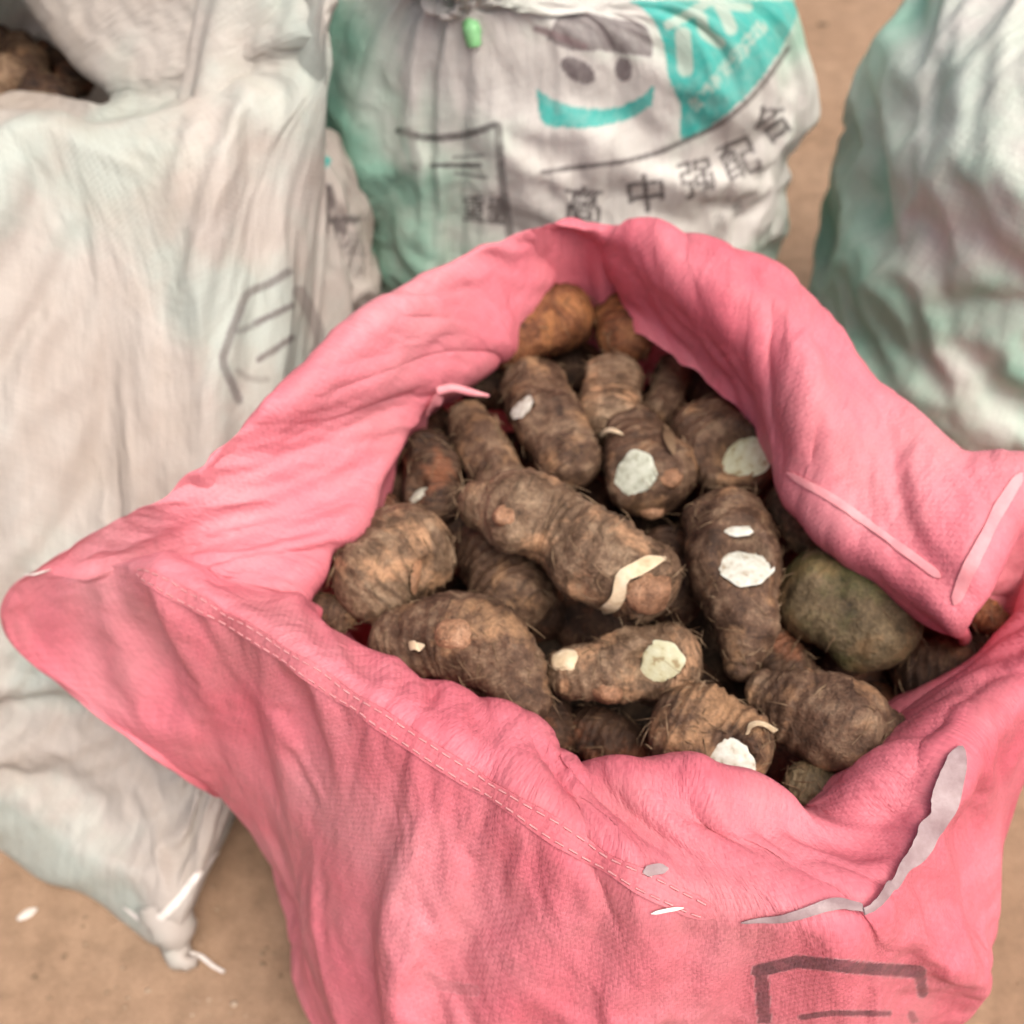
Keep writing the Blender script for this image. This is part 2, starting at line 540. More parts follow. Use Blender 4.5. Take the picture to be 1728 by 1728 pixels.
def stroke(pts, width, rgb, a=0.9, soft=1.0):
    pts = np.array(pts, float)
    x0, y0 = np.maximum(pts.min(0) - width - 3 - soft, 0).astype(int)
    x1, y1 = np.minimum(pts.max(0) + width + 4 + soft, 1728).astype(int)
    X, Y = XX[y0:y1, x0:x1], YY[y0:y1, x0:x1]
    dmin = np.full(X.shape, 1e9)
    for (ax, ay), (bx, by) in zip(pts[:-1], pts[1:]):
        l2 = (bx - ax) ** 2 + (by - ay) ** 2 + 1e-6
        t = np.clip(((X - ax) * (bx - ax) + (Y - ay) * (by - ay)) / l2, 0, 1)
        dmin = np.minimum(dmin, np.hypot(X - ax - t * (bx - ax), Y - ay - t * (by - ay)))
    put((width / 2 + soft - dmin) / (2 * soft), x0, y0, rgb, a)


def poly(pts, rgb, a=0.9):
    pts = np.array(pts, float)
    x0, y0 = np.clip(pts.min(0), 0, 1727).astype(int)
    x1, y1 = np.clip(pts.max(0) + 1, 1, 1728).astype(int)
    X, Y = XX[y0:y1, x0:x1] + .5, YY[y0:y1, x0:x1] + .5
    ins = np.zeros(X.shape, bool)
    for (ax, ay), (bx, by) in zip(pts, np.roll(pts, -1, 0)):
        if ay != by:
            ins ^= ((ay > Y) != (by > Y)) & (X < (bx - ax) * (Y - ay) / (by - ay) + ax)
    put(ins.astype(float), x0, y0, rgb, a)


def curve(pts, n=8):
    p = np.array(pts, float)
    p3 = np.concatenate([p, np.zeros((len(p), 1))], 1)
    return hermite(p3, np.arange(len(p), dtype=float), (len(p) - 1) * n + 1, False)[:, :2]


def glyph(ch, cx, cy, w, h, rot, rgb, a=0.85):
    cu = bpy.data.curves.new('glyph', 'FONT')
    cu.body, cu.size, cu.resolution_u, cu.offset = ch, 1.0, 3, 0.022
    o = bpy.data.objects.new('glyph', cu)
    col.objects.link(o)
    me = bpy.data.meshes.new_from_object(o.evaluated_get(bpy.context.evaluated_depsgraph_get()))
    me.calc_loop_triangles()
    v = np.array([tuple(x.co)[:2] for x in me.vertices])
    tris = [tuple(t.vertices) for t in me.loop_triangles]
    bpy.data.objects.remove(o); bpy.data.curves.remove(cu); bpy.data.meshes.remove(me)
    if not len(v):
        return
    v = (v - (v.max(0) + v.min(0)) / 2) / np.maximum(v.max(0) - v.min(0), 1e-3) * np.array([w, -h])
    c, s = math.cos(rot), math.sin(rot)
    v = np.stack([v[:, 0] * c - v[:, 1] * s + cx, v[:, 0] * s + v[:, 1] * c + cy], 1)
    for t in tris:
        poly(v[list(t)], rgb, a)


def apply_print(ob, lo, hi):
    """give the printed colours to the camera-side cloth of OB inside the pixel box LO..HI as a stored colour per vertex"""
    co, no = co_of(ob), normals_of(ob)
    px, py = project(co)
    d = co - ORG
    sg = np.sign((no * (co - co.mean(0))).sum())
    face = (no * d).sum(1) * sg < 0
    out = np.zeros((len(co), 4), np.float32)
    out[:, :3] = 0.5
    sel = np.nonzero(face & (px > lo[0]) & (px < hi[0]) & (py > lo[1]) & (py < hi[1]) & (px >= 0) & (py >= 0) & (px < 1727) & (py < 1727))[0]
    c = PRINT[py[sel].astype(int), px[sel].astype(int)]
    out[sel[c[:, 3] > .01]] = c[c[:, 3] > .01]
    at = ob.data.color_attributes.new('print', 'FLOAT_COLOR', 'POINT')
    at.data.foreach_set('color', out.reshape(-1))


INK, TEAL, PALE = (0.055, 0.045, 0.048), (0.01, 0.42, 0.37), (0.45, 0.56, 0.48)


def super_ring(cx, cy, hx, hy, z, n, ex=3.0):
    a = np.linspace(0, 2 * math.pi, n, endpoint=False)
    c, s = np.cos(a), np.sin(a)
    r = (np.abs(c) ** ex + np.abs(s) ** ex) ** (-1 / ex)
    return np.stack([cx + hx * r * c, cy + hy * r * s, np.full(n, z)], 1)


# ---- the tied white sack in the middle
def middle_sack():
    n = 28
    cx, cy, hx, hy = 0.040, 0.955, 0.226, 0.155
    tie = np.array([-0.036, 0.826, 0.545])
    prof = [(0.002, .55), (0.004, .90), (0.05, .985), (0.16, 1.02), (0.30, 1.03), (0.42, 1.03), (0.505, 1.0)]
    K = [super_ring(cx, cy, hx * s, hy * s, z, n) for z, s in prof]
    for t, s, z in ((.10, .88, .566), (.45, .55, .590), (.85, .24, .572), (1.0, .062, .548), (1.0, .055, .556), (1.02, .13, .585), (1.06, .20, .625)):
        x, y = cx + (tie[0] - cx) * t, cy + (tie[1] - cy) * t
        K.append(super_ring(x, y, hx * s, hy * s * (1.0 if s > .3 else 1.3), z, n, 2.3))
    # pleats drawn in to the neck
    a = np.linspace(0, 2 * math.pi, n, endpoint=False)
    ob = make_sack('woven_sack', K, 270, 116, M['white_mint'],
                   lambda rp, G: np.where((rp > 9.6) & (rp < 11.4), 1.0, np.where(rp < 1.2, 1.0, 0.05)),
                   frames=12, grow=0.045, subdiv=2,
                   folds=[dict(amp=0.012, freq_u=30, freq_v=1.0, seed=3, mask=None),
                          dict(amp=0.017, freq_u=8, freq_v=5, seed=8, shear=1.6, mask=lambda rp: np.clip((7.2 - rp) * .5, .25, 1)), dict(amp=0.006, freq_u=18, freq_v=10, seed=9, shear=2.2, mask=lambda rp: np.clip((7.2 - rp) * .5, .25, 1))])
    return ob


mid = middle_sack()
MINT = (0.16, 0.40, 0.30)
stroke([(545, -20), (560, 200), (600, 480)], 130, MINT, 0.7, 60)
# its print
poly(curve([(1020, -20), (1090, 20), (1118, 70), (1128, 130), (1148, 180), (1152, 236), (1210, 205), (1280, 140), (1340, 40), (1350, -20)], 6), TEAL, 0.95)
stroke(curve([(1128, 42), (1165, 22), (1205, -5)]), 17, PALE); stroke([(1152, 58), (1156, 116)], 27, PALE)
stroke(curve([(1183, 30), (1190, 55), (1214, 72)]), 20, PALE); stroke(curve([(1213, 5), (1225, 28), (1233, 48)]), 22, PALE)
stroke([(1215, 8), (1262, 12)], 16, PALE)
for i, (x, y) in enumerate([(1180, 172), (1198, 150), (1215, 128), (1232, 108), (1250, 88), (1266, 66), (1282, 48)]):
    glyph('旺饲料绿源丰香'[i], x, y, 30, 26, -0.75, PALE, 0.75)
poly(curve([(938, 32), (975, 20), (1040, 32), (1090, 45), (1100, 94), (1060, 92), (1010, 86), (960, 84), (922, 66)], 5), (0.19, 0.17, 0.17), 0.95)
stroke(curve([(905, 48), (945, 62), (985, 78)]), 13, (0.20, 0.13, 0.14), 0.8)
for cx, cy, rx, ry, r in ((975, 119, 33, 19, 0.55), (1052, 117, 15, 21, -0.15)):
    t = np.linspace(0, 2 * math.pi, 24)
    poly(np.stack([cx + rx * np.cos(t) * math.cos(r) - ry * np.sin(t) * math.sin(r), cy + rx * np.cos(t) * math.sin(r) + ry * np.sin(t) * math.cos(r)], 1), (0.13, 0.11, 0.115), 0.92)
poly(list(curve([(906, 150), (932, 166), (970, 180), (1030, 182), (1080, 164), (1106, 140)], 6)) + list(curve([(1100, 178), (1060, 202), (1000, 216), (950, 215), (915, 207), (904, 150)], 6)), TEAL, 0.92)
stroke(curve([(915, 291), (970, 282), (1040, 274), (1100, 260), (1160, 235), (1220, 205), (1280, 150), (1330, 80)]), 9, INK, 0.85)
for ch, x, y, r in (('高', 985, 345, 0.05), ('中', 1090, 326, -0.12), ('强', 1178, 302, -0.2), ('配', 1248, 268, -0.4), ('合', 1302, 205, -0.6)):
    glyph(ch, x, y, 64, 66, r, INK, 0.9)
for ch, x, y in (('净', 1215, 372), ('重', 1245, 352)):
    glyph(ch, x, y, 24, 26, -0.35, INK, 0.6)
stroke([(1128, 402), (1148, 400)], 12, TEAL, 0.8)
stroke(curve([(672, 220), (720, 232), (780, 228), (835, 210)]), 13, INK, 0.85)
stroke(curve([(840, 212), (845, 290), (855, 360), (866, 430)]), 15, INK, 0.7)
stroke(curve([(685, 225), (692, 250), (702, 275)]), 24, (0.22, 0.22, 0.20), 0.6)
stroke([(728, 279), (810, 278)], 8, INK, 0.9); stroke([(765, 265), (815, 262)], 6, INK, 0.6); stroke([(768, 292), (820, 299)], 6, INK, 0.7)
for ch, x, y, w in (('重', 800, 352, 34), ('量', 838, 356, 34)):
    glyph(ch, x, y, w + 4, 46, 0.05, INK, 0.85)
apply_print(mid, (520, -5), (1400, 520))
tag(mid, 'tall white sack with a teal printed panel, tied shut at its neck with green plastic', 'sack')


# ---- the open white sack at the left
def left_sack():
    #        O inner, C rim, W1, W2, W3, B   (px, py, z)
    st = [
        ((-300, 120, .42), (-300, 150, .50), (-330, 480, .43), (-330, 820, .32), (-330, 1180, .18), (-300, 1330, .004)),
        ((-120, 150, .42), (-120, 185, .50), (-140, 470, .44), (-140, 810, .33), (-140, 1160, .19), (-120, 1390, .004)),
        ((0, 160, .43), (0, 190, .50), (0, 450, .45), (0, 800, .34), (0, 1150, .20), (0, 1440, .004)),
        ((90, 168, .44), (90, 193, .50), (100, 450, .45), (110, 800, .34), (120, 1200, .19), (100, 1490, .004)),
        ((150, 181, .468), (180, 214, .50), (220, 450, .45), (230, 800, .34), (230, 1250, .18), (215, 1550, .004)),
        ((170, 178, .474), (290, 188, .51), (330, 450, .45), (330, 780, .34), (305, 1300, .16), (295, 1597, .004)),
        ((182, 170, .480), (400, 146, .518), (430, 440, .44), (430, 740, .32), (375, 1330, .13), (345, 1520, .004)),
        ((184, 160, .485), (490, 108, .53), (470, 400, .43), (500, 690, .29), (455, 1200, .10), (398, 1400, .004)),
        ((178, 150, .488), (532, 40, .56), (485, 330, .42), (520, 590, .27), (520, 900, .10), (500, 1020, .004)),
        ((166, 136, .491), (545, -60, .59), None, None, None, None),
        ((132, 112, .492), (480, -150, .62), None, None, None, None),
        ((95, 72, .50), (340, -170, .62), None, None, None, None),
        ((50, 15, .50), (180, -180, .62), None, None, None, None),
        ((5, -60, .50), (0, -190, .61), None, None, None, None),
        ((-60, -110, .49), (-200, -160, .60), None, None, None, None),
        ((-250, 0, .44), (-350, -30, .55), None, None, None, None),
    ]
    back = {9: (-.31, .72), 10: (-.35, .86), 11: (-.40, 1.0), 12: (-.50, 1.08), 13: (-.62, 1.08), 14: (-.76, 1.0), 15: (-.76, .62)}
    rows = []
    for i, s in enumerate(st):
        pts = [P(*q) if q is not None else None for q in s]
        if i in back:
            x, y = back[i]
            cx, cy = -.45, .70
            for k, (z, sc) in enumerate(((.42, 1.0), (.28, 1.03), (.12, 1.02), (.004, .95))):
                pts[2 + k] = np.array([cx + (x - cx) * sc, cy + (y - cy) * sc, z])
        O, C, B = pts[0], pts[1], pts[5]
        deep = O + (np.array([-.01, .05, -.045]) if i >= 5 else np.array([-.01, .01, -.08]))
        Mi = O * .5 + C * .5 + np.array([0, 0, -.004])
        b2 = B * .5 + np.array([-.45, .62, .004]) * .5
        b2[2] = .002
        rows.append([deep, O, Mi, C, *pts[2:], b2])
    K = np.array(rows).transpose(1, 0, 2)
    return make_sack('woven_sack', K, 260, 130, M['white_beige'],
                     lambda rp, G: np.where(rp < 1.3, 1.0, np.where(rp > 6.6, 1.0, np.where(np.abs(rp - 3) < .25, .8, np.where(rp < 2.8, .3, 0.06)))),
                     frames=12, grow=0.03, subdiv=2, folds=[dict(amp=0.024, freq_u=8, freq_v=1.6, seed=21, shear=2.6, mask=lambda rp: np.clip((rp - 2.6) * 1.5, .1, 1)), dict(amp=0.005, freq_u=30, freq_v=6, seed=22, shear=3.0, mask=lambda rp: np.clip((rp - 2.6) * 1.5, .1, 1))])


left = left_sack()
PRINT[:] = 0
G_ = (0.13, 0.11, 0.11)
stroke(curve([(487, 458), (455, 478), (418, 495), (402, 530), (385, 575), (376, 610), (392, 650), (402, 675)]), 15, G_, 0.75)
stroke(curve([(432, 544), (462, 530), (492, 515)]), 12, G_, 0.85)
stroke(curve([(437, 606), (465, 588), (492, 570)]), 12, G_, 0.85)
stroke(curve([(505, 492), (525, 530), (540, 575), (532, 600)]), 24, (0.22, 0.19, 0.18), 0.7)
stroke(curve([(398, 560), (420, 552), (436, 544)]), 12, G_, 0.5); stroke(curve([(400, 625), (425, 640), (450, 640)]), 12, G_, 0.4)
apply_print(left, (330, 420), (575, 720))
tag(left, 'big plain white sack standing open with its mouth sagging and brown corms inside', 'sack')


# ---- the sack behind the left one
def wedge_sack():
    n = 24
    K = []
    for z, s in ((.002, .5), (.004, .92), (.06, 1.0), (.18, 1.03), (.30, 1.02), (.39, .90), (.44, .62), (.46, .22)):
        K.append(super_ring(-.190, .800, .056 * s, .05 * s, z, n))
    return make_sack('woven_sack', K, 160, 70, M['white_beige'], lambda rp, G: np.where(rp < 1.2, 1.0, .08), frames=12, grow=.05,
                     folds=[dict(amp=0.008, freq_u=9, freq_v=5, seed=33)])


wedge = wedge_sack()
PRINT[:] = 0
stroke(curve([(552, 318), (556, 345), (540, 360)]), 20, INK, 0.8); stroke([(520, 365), (545, 375), (600, 370)], 16, INK, 0.8)
stroke([(530, 388), (580, 386)], 14, INK, 0.75)
for k in range(4):
    stroke([(562 + 6 * k, 392 + 11 * k), (602 + 4 * k, 396 + 11 * k)], 5, INK, 0.7)
stroke([(500, 268), (550, 272)], 18, TEAL, 0.9)
apply_print(wedge, (480, 240), (640, 480))
tag(wedge, 'low white sack with black print squeezed in behind the open white sack', 'sack')


# ---- the sack at the right
def right_sack():
    n = 26
    K = []
    for z, s, dx, dy in ((.002, .5, 0, 0), (.004, .90, 0, 0), (.05, .98, 0, 0), (.15, 1.02, 0, 0), (.28, 1.04, 0, 0), (.42, 1.04, .005, .005), (.53, 1.0, .01, .01),
                         (.62, .88, .03, .03), (.68, .62, .05, .05), (.70, .28, .06, .06)):
        K.append(super_ring(.612 + dx, .835 + dy, .265 * s, .205 * s, z, n))
    return make_sack('woven_sack', K, 260, 110, M['white_mint'], lambda rp, G: np.where(rp < 1.2, 1.0, .05), frames=12, grow=.055,
                     folds=[dict(amp=0.020, freq_u=7, freq_v=4, seed=44, shear=1.8), dict(amp=0.012, freq_u=15, freq_v=9, seed=45, shear=2.4)])


right = right_sack()
PRINT[:] = 0
stroke([(1510, -20), (1450, 220), (1400, 420), (1480, 640)], 110, (0.30, 0.56, 0.45), 0.6, 60)
stroke([(1600, 120), (1640, 280)], 60, (0.34, 0.60, 0.50), 0.35, 50)
apply_print(right, (1300, 0), (1728, 800))
tag(right, 'pale mint white sack without print, standing full at the right edge of the photo', 'sack')


# ---- the open red sack
def red_sack():
    #   O opening edge, M, C crest
    st = [
        ((986, 408, .438), (976, 388, .468), (965, 367, .490)),
        ((1095, 510, .425), (1110, 455, .475), (1110, 397, .490)),
        ((1208, 612, .425), (1225, 530, .480), (1230, 440, .490)),
        ((1290, 682, .430), (1300, 585, .475), (1330, 480, .490)),
        ((1328, 782, .430), (1360, 660, .480), (1400, 540, .485)),
        ((1400, 872, .430), (1470, 760, .470), (1530, 680, .475)),
        ((1500, 962, .432), (1570, 860, .460), (1650, 775, .465)),
        ((1608, 1045, .432), (1665, 935, .455), (1730, 790, .460)),
        ((1585, 1005, .362), (1625, 925, .388), (1705, 805, .425)),
        ((1735, 985, .358), (1810, 925, .392), (1890, 850, .440)),
        ((1728, 1062, .380), (1790, 1060, .420), (1850, 1060, .435)),
        ((1650, 1150, .405), (1680, 1165, .420), (1715, 1180, .430)),
        ((1560, 1240, .415), (1590, 1255, .425), (1625, 1265, .432)),
        ((1480, 1312, .415), (1535, 1350, .428), (1592, 1375, .434)),
        ((1402, 1388, .415), (1465, 1425, .425), (1525, 1470, .434)),
        ((1330, 1335, .430), (1330, 1430, .424), (1440, 1535, .432)),
        ((1200, 1318, .432), (1195, 1410, .430), (1290, 1552, .432)),
        ((1070, 1307, .430), (1080, 1400, .432), (1140, 1512, .433)),
        ((945, 1305, .415), (955, 1355, .430), (985, 1425, .435)),
        ((880, 1235, .415), (865, 1275, .432), (835, 1330, .437)),
        ((790, 1185, .415), (745, 1205, .434), (690, 1240, .440)),
        ((640, 1100, .415), (590, 1105, .434), (520, 1125, .440)),
        ((500, 1015, .410), (420, 1010, .428), (330, 1010, .432)),
        ((497, 1008, .408), (350, 975, .420), (205, 952, .415)),
        ((505, 1002, .405), (350, 955, .422), (100, 952, .392)),
        ((560, 930, .410), (400, 895, .445), (235, 855, .450)),
        ((640, 830, .410), (505, 790, .455), (365, 752, .475)),
        ((705, 720, .415), (620, 690, .460), (488, 660, .485)),
        ((770, 650, .415), (705, 600, .465), (592, 566, .487)),
        ((830, 600, .415), (775, 530, .470), (695, 477, .490)),
        ((872, 552, .418), (875, 450, .475), (850, 398, .490)),
    ]
    wall = {
        20: [(600, 1440, .37), (500, 1640, .20)],
        21: [(430, 1290, .37), (470, 1530, .19)],
        22: [(225, 1198, .355), (345, 1340, .25)],
        23: [(30, 1085, .335), (300, 1250, .29)],
        24: [(-5, 1020, .335), (255, 1110, .27)],
        25: [(225, 895, .38), (330, 980, .24)],
    }
    cx, cy, hx, hy = .083, .37, .238, .265
    mc = P(1020, 900, .40)
    rows = []
    for i, (o, m, c) in enumerate(st):
        if i == 0 or i >= 25:
            m = (m[0], m[1], m[2] - .014)
        O, Mi, C = P(*o), P(*m), P(*c)
        if 1 <= i <= 7:
            deep = O * .45 + Mi * .55 + np.array([0, 0, -.045])
        else:
            far = i == 0 or i >= 24 or 8 <= i <= 10
            deep = O + (mc - O) * (-.30 if i == 0 else -.16 if far else .10) + np.array([0, 0, -.05 if far else -.07])
        th = math.atan2((C[1] - cy) / hy, (C[0] - cx) / hx)
        c_, s_ = math.cos(th), math.sin(th)
        r = (abs(c_) ** 3 + abs(s_) ** 3) ** (-1 / 3)
        def base(sc, z):
            return np.array([cx + hx * r * c_ * sc, cy + hy * r * s_ * sc, z])
        W1, W2, W3, B, B2 = base(1.0, .35), base(1.05, .20), base(1.04, .07), base(.96, .004), base(.5, .002)
        if i in wall:
            W1, W2 = P(*wall[i][0]), P(*wall[i][1])
        W0 = C * .72 + W1 * .28 + np.array([0, 0, -.012 if 12 <= i <= 22 else .01])
        lip = O + (Mi - O) * .04 + np.array([0, 0, -.007]) if 1 <= i <= 7 else O + (deep - O) * .15
        rows.append([deep, lip, O, Mi, C, W0, W1, W2, W3, B, B2])
    K = np.array(rows).transpose(1, 0, 2)

    def pin(rp, G):
        w = np.full(rp.shape, .05)
        w = np.where(np.abs(rp - 4) < .12, .7, w)
        w = np.where(np.abs(rp - 3) < .2, .5, w)
        w = np.where(rp < 2.15, 1.0, w)
        return np.where(rp > 8.7, 1.0, w)
    return make_sack('woven_sack', K, 380, 132, M['red'], pin, frames=12, grow=.045, subdiv=2,
                     folds=[dict(amp=0.008, freq_u=30, freq_v=2.6, seed=51, shear=1.5, mask=lambda rp: np.clip((5.2 - rp) * .8, .22, .8)), dict(amp=0.0045, freq_u=58, freq_v=7, seed=52, shear=3.5, mask=lambda rp: np.clip((4.4 - rp) * .8, .2, .8)), dict(amp=0.019, freq_u=8, freq_v=2.2, seed=57, shear=2.4)], stiff=10, calm=lambda rp, G: np.where(rp < 3.9, .8, .1))


red = red_sack()
PRINT[:] = 0
RINK = (0.07, 0.05, 0.06)
stroke([(1278, 1638), (1345, 1622), (1440, 1632), (1552, 1640)], 22, RINK, 0.85)
stroke([(1284, 1640), (1290, 1730)], 24, RINK, 0.75); stroke([(1552, 1640), (1556, 1675)], 18, RINK, 0.8)
stroke([(1352, 1716), (1405, 1709), (1500, 1710)], 10, RINK, 0.8); stroke([(1538, 1712), (1545, 1730)], 14, RINK, 0.7)
stroke([(722, 1645), (745, 1662), (800, 1672)], 18, (0.38, 0.14, 0.16), 0.5)
apply_print(red, (600, 1500), (1600, 1728))
tag(red, 'pink red woven sack lying open, heaped with muddy corms in the middle of the photo', 'sack')
red_bvh = bvh_of(red)


def ribbon(name, bvh, pts, width, mat, parent=None, lift=0.0016, n=6, curl=0.0, label=None, taper=True, thick=0.0005, ridge=.0004, stitches=False):
    """a thin strip laid along the surface below the given course; width in metres"""
    path = curve(pts, n)
    P3, N3 = [], []
    for x, y in path:
        l, nn = hit(bvh, x, y)
        if l is not None:
            P3.append(l); N3.append(nn)
    if len(P3) < 3:
        return None
    P3, N3 = np.array(P3), np.array(N3)
    for _ in range(2):
        P3[1:-1] = (P3[:-2] + 2 * P3[1:-1] + P3[2:]) / 4
        N3[1:-1] = (N3[:-2] + 2 * N3[1:-1] + N3[2:]) / 4
    N3 /= np.linalg.norm(N3, axis=1, keepdims=True)
    T = np.gradient(P3, axis=0)
    T /= np.linalg.norm(T, axis=1, keepdims=True) + 1e-9
    S = np.cross(T, N3)
    m = len(P3)
    wv = width if np.ndim(width) else np.full(2, width)
    w = np.interp(np.linspace(0, 1, m), np.linspace(0, 1, len(wv)), wv)
    if taper:
        w = w * np.clip(np.minimum(np.arange(m) + .6, m - np.arange(m) - .4) / 3, .15, 1)
    al = np.concatenate([[0], np.cumsum(np.linalg.norm(np.diff(P3, axis=0), axis=1))])
    q_ = np.stack([al * 55, np.full(m, P3[0, 0] * 500), np.zeros(m)], 1)
    w = w * (1 + .22 * fbm(q_, 3, 2))
    up = lift + .0006 * (1 + vnoise(q_ * 1.3, 8)) + curl * np.sin(np.linspace(0, math.pi, m))
    V = []
    for i in range(m):
        a = P3[i] + N3[i] * up[i]
        l, r, dn = a - S[i] * w[i] / 2, a + S[i] * w[i] / 2, -N3[i] * thick
        V += [l, a + N3[i] * ridge, r, l, l + dn, r + dn, r]
    f = []
    for i in range(m - 1):
        for k in (0, 1, 3, 4, 5):
            a, b = i * 7 + k, i * 7 + k + 1
            f.append((a, b, b + 7, a + 7))
    ob = mesh_obj(name, V, f, mat, parent)
    ul = ob.data.uv_layers.new(name='UVMap')
    vi = np.empty(len(ob.data.loops), int); ob.data.loops.foreach_get('vertex_index', vi)
    acr = np.array([0, .5, 1, 0, 0, 1, 1])[vi % 7] * w[vi // 7]
    ul.data.foreach_set('uv', np.stack([al[vi // 7], acr], 1).reshape(-1))
    if stitches:
        sv, sf = [], []
        for row in (-.32, .32):
            for d0 in np.arange(.006, al[-1] - .006, .0075):
                ends = []
                for dd in (0, .0048):
                    q = np.array([np.interp(d0 + dd, al, P3[:, k] + N3[:, k] * (up + ridge) + S[:, k] * w * row) for k in range(3)])
                    ends.append(q)
                k_ = int(np.argmin(abs(al - d0))); h_ = S[k_] * .0006; g_ = N3[k_] * .0007
                b = len(sv)
                for q in ends:
                    sv += [q - h_, q + g_, q + h_]
                sf += [(b, b + 1, b + 4, b + 3), (b + 1, b + 2, b + 5, b + 4), (b, b + 3, b + 5, b + 2)]
        tag(mesh_obj('stitching', np.array(sv) - np.array(ob.location), sf, M['stitch'], ob), kind='stuff')
    if label:
        ob['label'] = label
    return ob


# ------------------------------------------------------------------ corms
CORM_GROUP = 'taro corms heaped in the red sack'


def corm(path, zc, mat, label, group=CORM_GROUP, seed=0, nu=52, nv=72, flat=0.92, hairs=45, cuts=(), buds=(), strips=(), scars=1.0):
    """a taro corm: a lumpy body along PATH of (px, py, radius px), ringed with leaf scars; cut faces, buds and root hairs are its parts"""
    K = []
    for k, (x, y, r) in enumerate(path):
        z = zc[k] if np.ndim(zc) else zc
        p = P(x, y, z)
        K.append((*p, r / 864 * TAN * depth_of(p)))
    K = np.array(K)
    if len(K) == 1:
        K = np.array([K[0], K[0]]); K[0, 0] -= K[0, 3] * .15; K[1, 0] += K[1, 3] * .15
    seg = np.concatenate([[0], np.cumsum(np.linalg.norm(np.diff(K[:, :3], axis=0), axis=1))])
    D = hermite(K, seg if len(K) > 2 else seg, 40, False)
    # add round ends
    t0 = D[0, :3] - D[1, :3]; t0 /= np.linalg.norm(t0)
    t1 = D[-1, :3] - D[-2, :3]; t1 /= np.linalg.norm(t1)
    L = seg[-1]; r0, r1 = D[0, 3] * .95, D[-1, 3] * .95
    T = np.linspace(0, 1, nv)
    s = -r0 + (L + r0 + r1) * (0.5 - 0.5 * np.cos(math.pi * T)) * .6 + (L + r0 + r1) * T * .4
    s = np.clip(s, -r0 * .9999, L + r1 * .9999)
    ss = np.clip(s, 0, L)
    C = np.stack([np.interp(ss, np.linspace(0, L, 40), D[:, a]) for a in range(4)], 1)
    ctr = C[:, :3] + np.outer(np.minimum(s, 0) * -1, t0) + np.outer(np.maximum(s - L, 0), t1)
    rad = C[:, 3].copy()
    lo, hi_ = s < 0, s > L
    rad[lo] *= (1 - (s[lo] / -r0) ** 2.2) ** .5
    rad[hi_] *= (1 - ((s[hi_] - L) / r1) ** 2.2) ** .5
    tan = np.gradient(ctr, axis=0); tan /= np.linalg.norm(tan, axis=1, keepdims=True) + 1e-9
    side = np.cross(tan, [0, 0, 1.0]); side /= np.linalg.norm(side, axis=1, keepdims=True) + 1e-9
    upv = np.cross(side, tan)
    a = np.linspace(0, 2 * math.pi, nu, endpoint=False)
    ring = (np.cos(a)[None, :, None] * side[:, None] + np.sin(a)[None, :, None] * upv[:, None] * flat)
    V = ctr[:, None] + ring * rad[:, None, None]
    R = float(np.median(C[:, 3]))
    n = ring.reshape(-1, 3)
    p = V.reshape(-1, 3)
    sv = np.repeat(s, nu)
    disp = 0.24 * R * fbm(p / (R * 1.1), seed * 3 + 1, 2) + 0.09 * R * fbm(p / (R * .38), seed * 3 + 9, 3)
    scar = np.sin((sv + 0.25 * R * fbm(p / (R * .8), seed + 77, 2)) / (R * .17) * 2 * math.pi / 1.6)
    disp += scars * 0.055 * R * np.sign(scar) * np.abs(scar) ** .6 * (0.5 + 0.5 * fbm(p / R, seed + 5, 2))
    p = p + n * (disp * np.clip(np.repeat(rad, nu) / R, 0, 1))[:, None]
    faces = grid_faces(nv, nu)
    faces.append(tuple(range(nu))[::-1]); faces.append(tuple((nv - 1) * nu + j for j in range(nu)))
    fq = np.array(faces[:-2]); cc = p.mean(0)
    if np.einsum('ij,ij->i', np.cross(p[fq[:, 1]] - p[fq[:, 0]], p[fq[:, 2]] - p[fq[:, 0]]), p[fq[:, 0]] - cc).sum() < 0:
        faces = [f[::-1] for f in faces]
    ob = mesh_obj('taro_corm', p, faces, mat, origin=p.mean(0))
    sa = ob.data.attributes.new('scar', 'FLOAT', 'POINT')
    sa.data.foreach_set('value', np.clip(scar * scars * (.6 + .8 * vnoise(p / (R * .5), seed + 41)), -1, 1))
    tag(ob, label, 'taro', group)
    bv = bvh_of(ob)
    sliced = []
    rg = random.Random(seed * 31 + 5)
    for (x, y, rx, ry, fm) in cuts:
        c0, n0 = hit(bv, x, y)
        if c0 is None:
            print('cut misses', label); continue
        dpt = depth_of(c0); kx = TAN * dpt / 864
        u = np.cross(n0, [0, 1, 0.2]); u /= np.linalg.norm(u); w = np.cross(n0, u)
        # slice: the skin above a plane is pressed flat on to it, and the sliced face lies there
        rx_, ry_ = rx * kx, ry * kx
        vis = ry_ if abs(n0 @ ((ORG - c0) / np.linalg.norm(ORG - c0))) > .8 else ry_ * 1.15
        co = co_of(ob)
        q = co - c0
        lat = np.sqrt(((q @ u) / rx_) ** 2 + ((q @ w) / vis) ** 2)
        hgt = q @ n0
        near = (lat < 1.05) & (hgt > -.03)
        rim_h = hgt[(lat > .75) & (lat < 1.15) & (hgt > -.03)]
        h0 = float(np.percentile(rim_h, 45)) if len(rim_h) else -.002
        down = np.where(near & (lat < .95), np.minimum(hgt, h0 - .004) - hgt, np.where(near, np.minimum(hgt, h0 + .0006) - hgt, np.where((lat < 1.5) & (hgt > h0), (h0 - hgt) * np.clip((1.5 - lat) / .45, 0, 1) * .6, 0)))
        co = co + n0 * down[:, None]
        ob.data.vertices.foreach_set('co', (co - np.array(ob.location)).reshape(-1))
        ob.data.update()
        sliced.append((c0, max(rx_, vis)))
        m, rings = 40, 6
        ph = rg.random() * 9
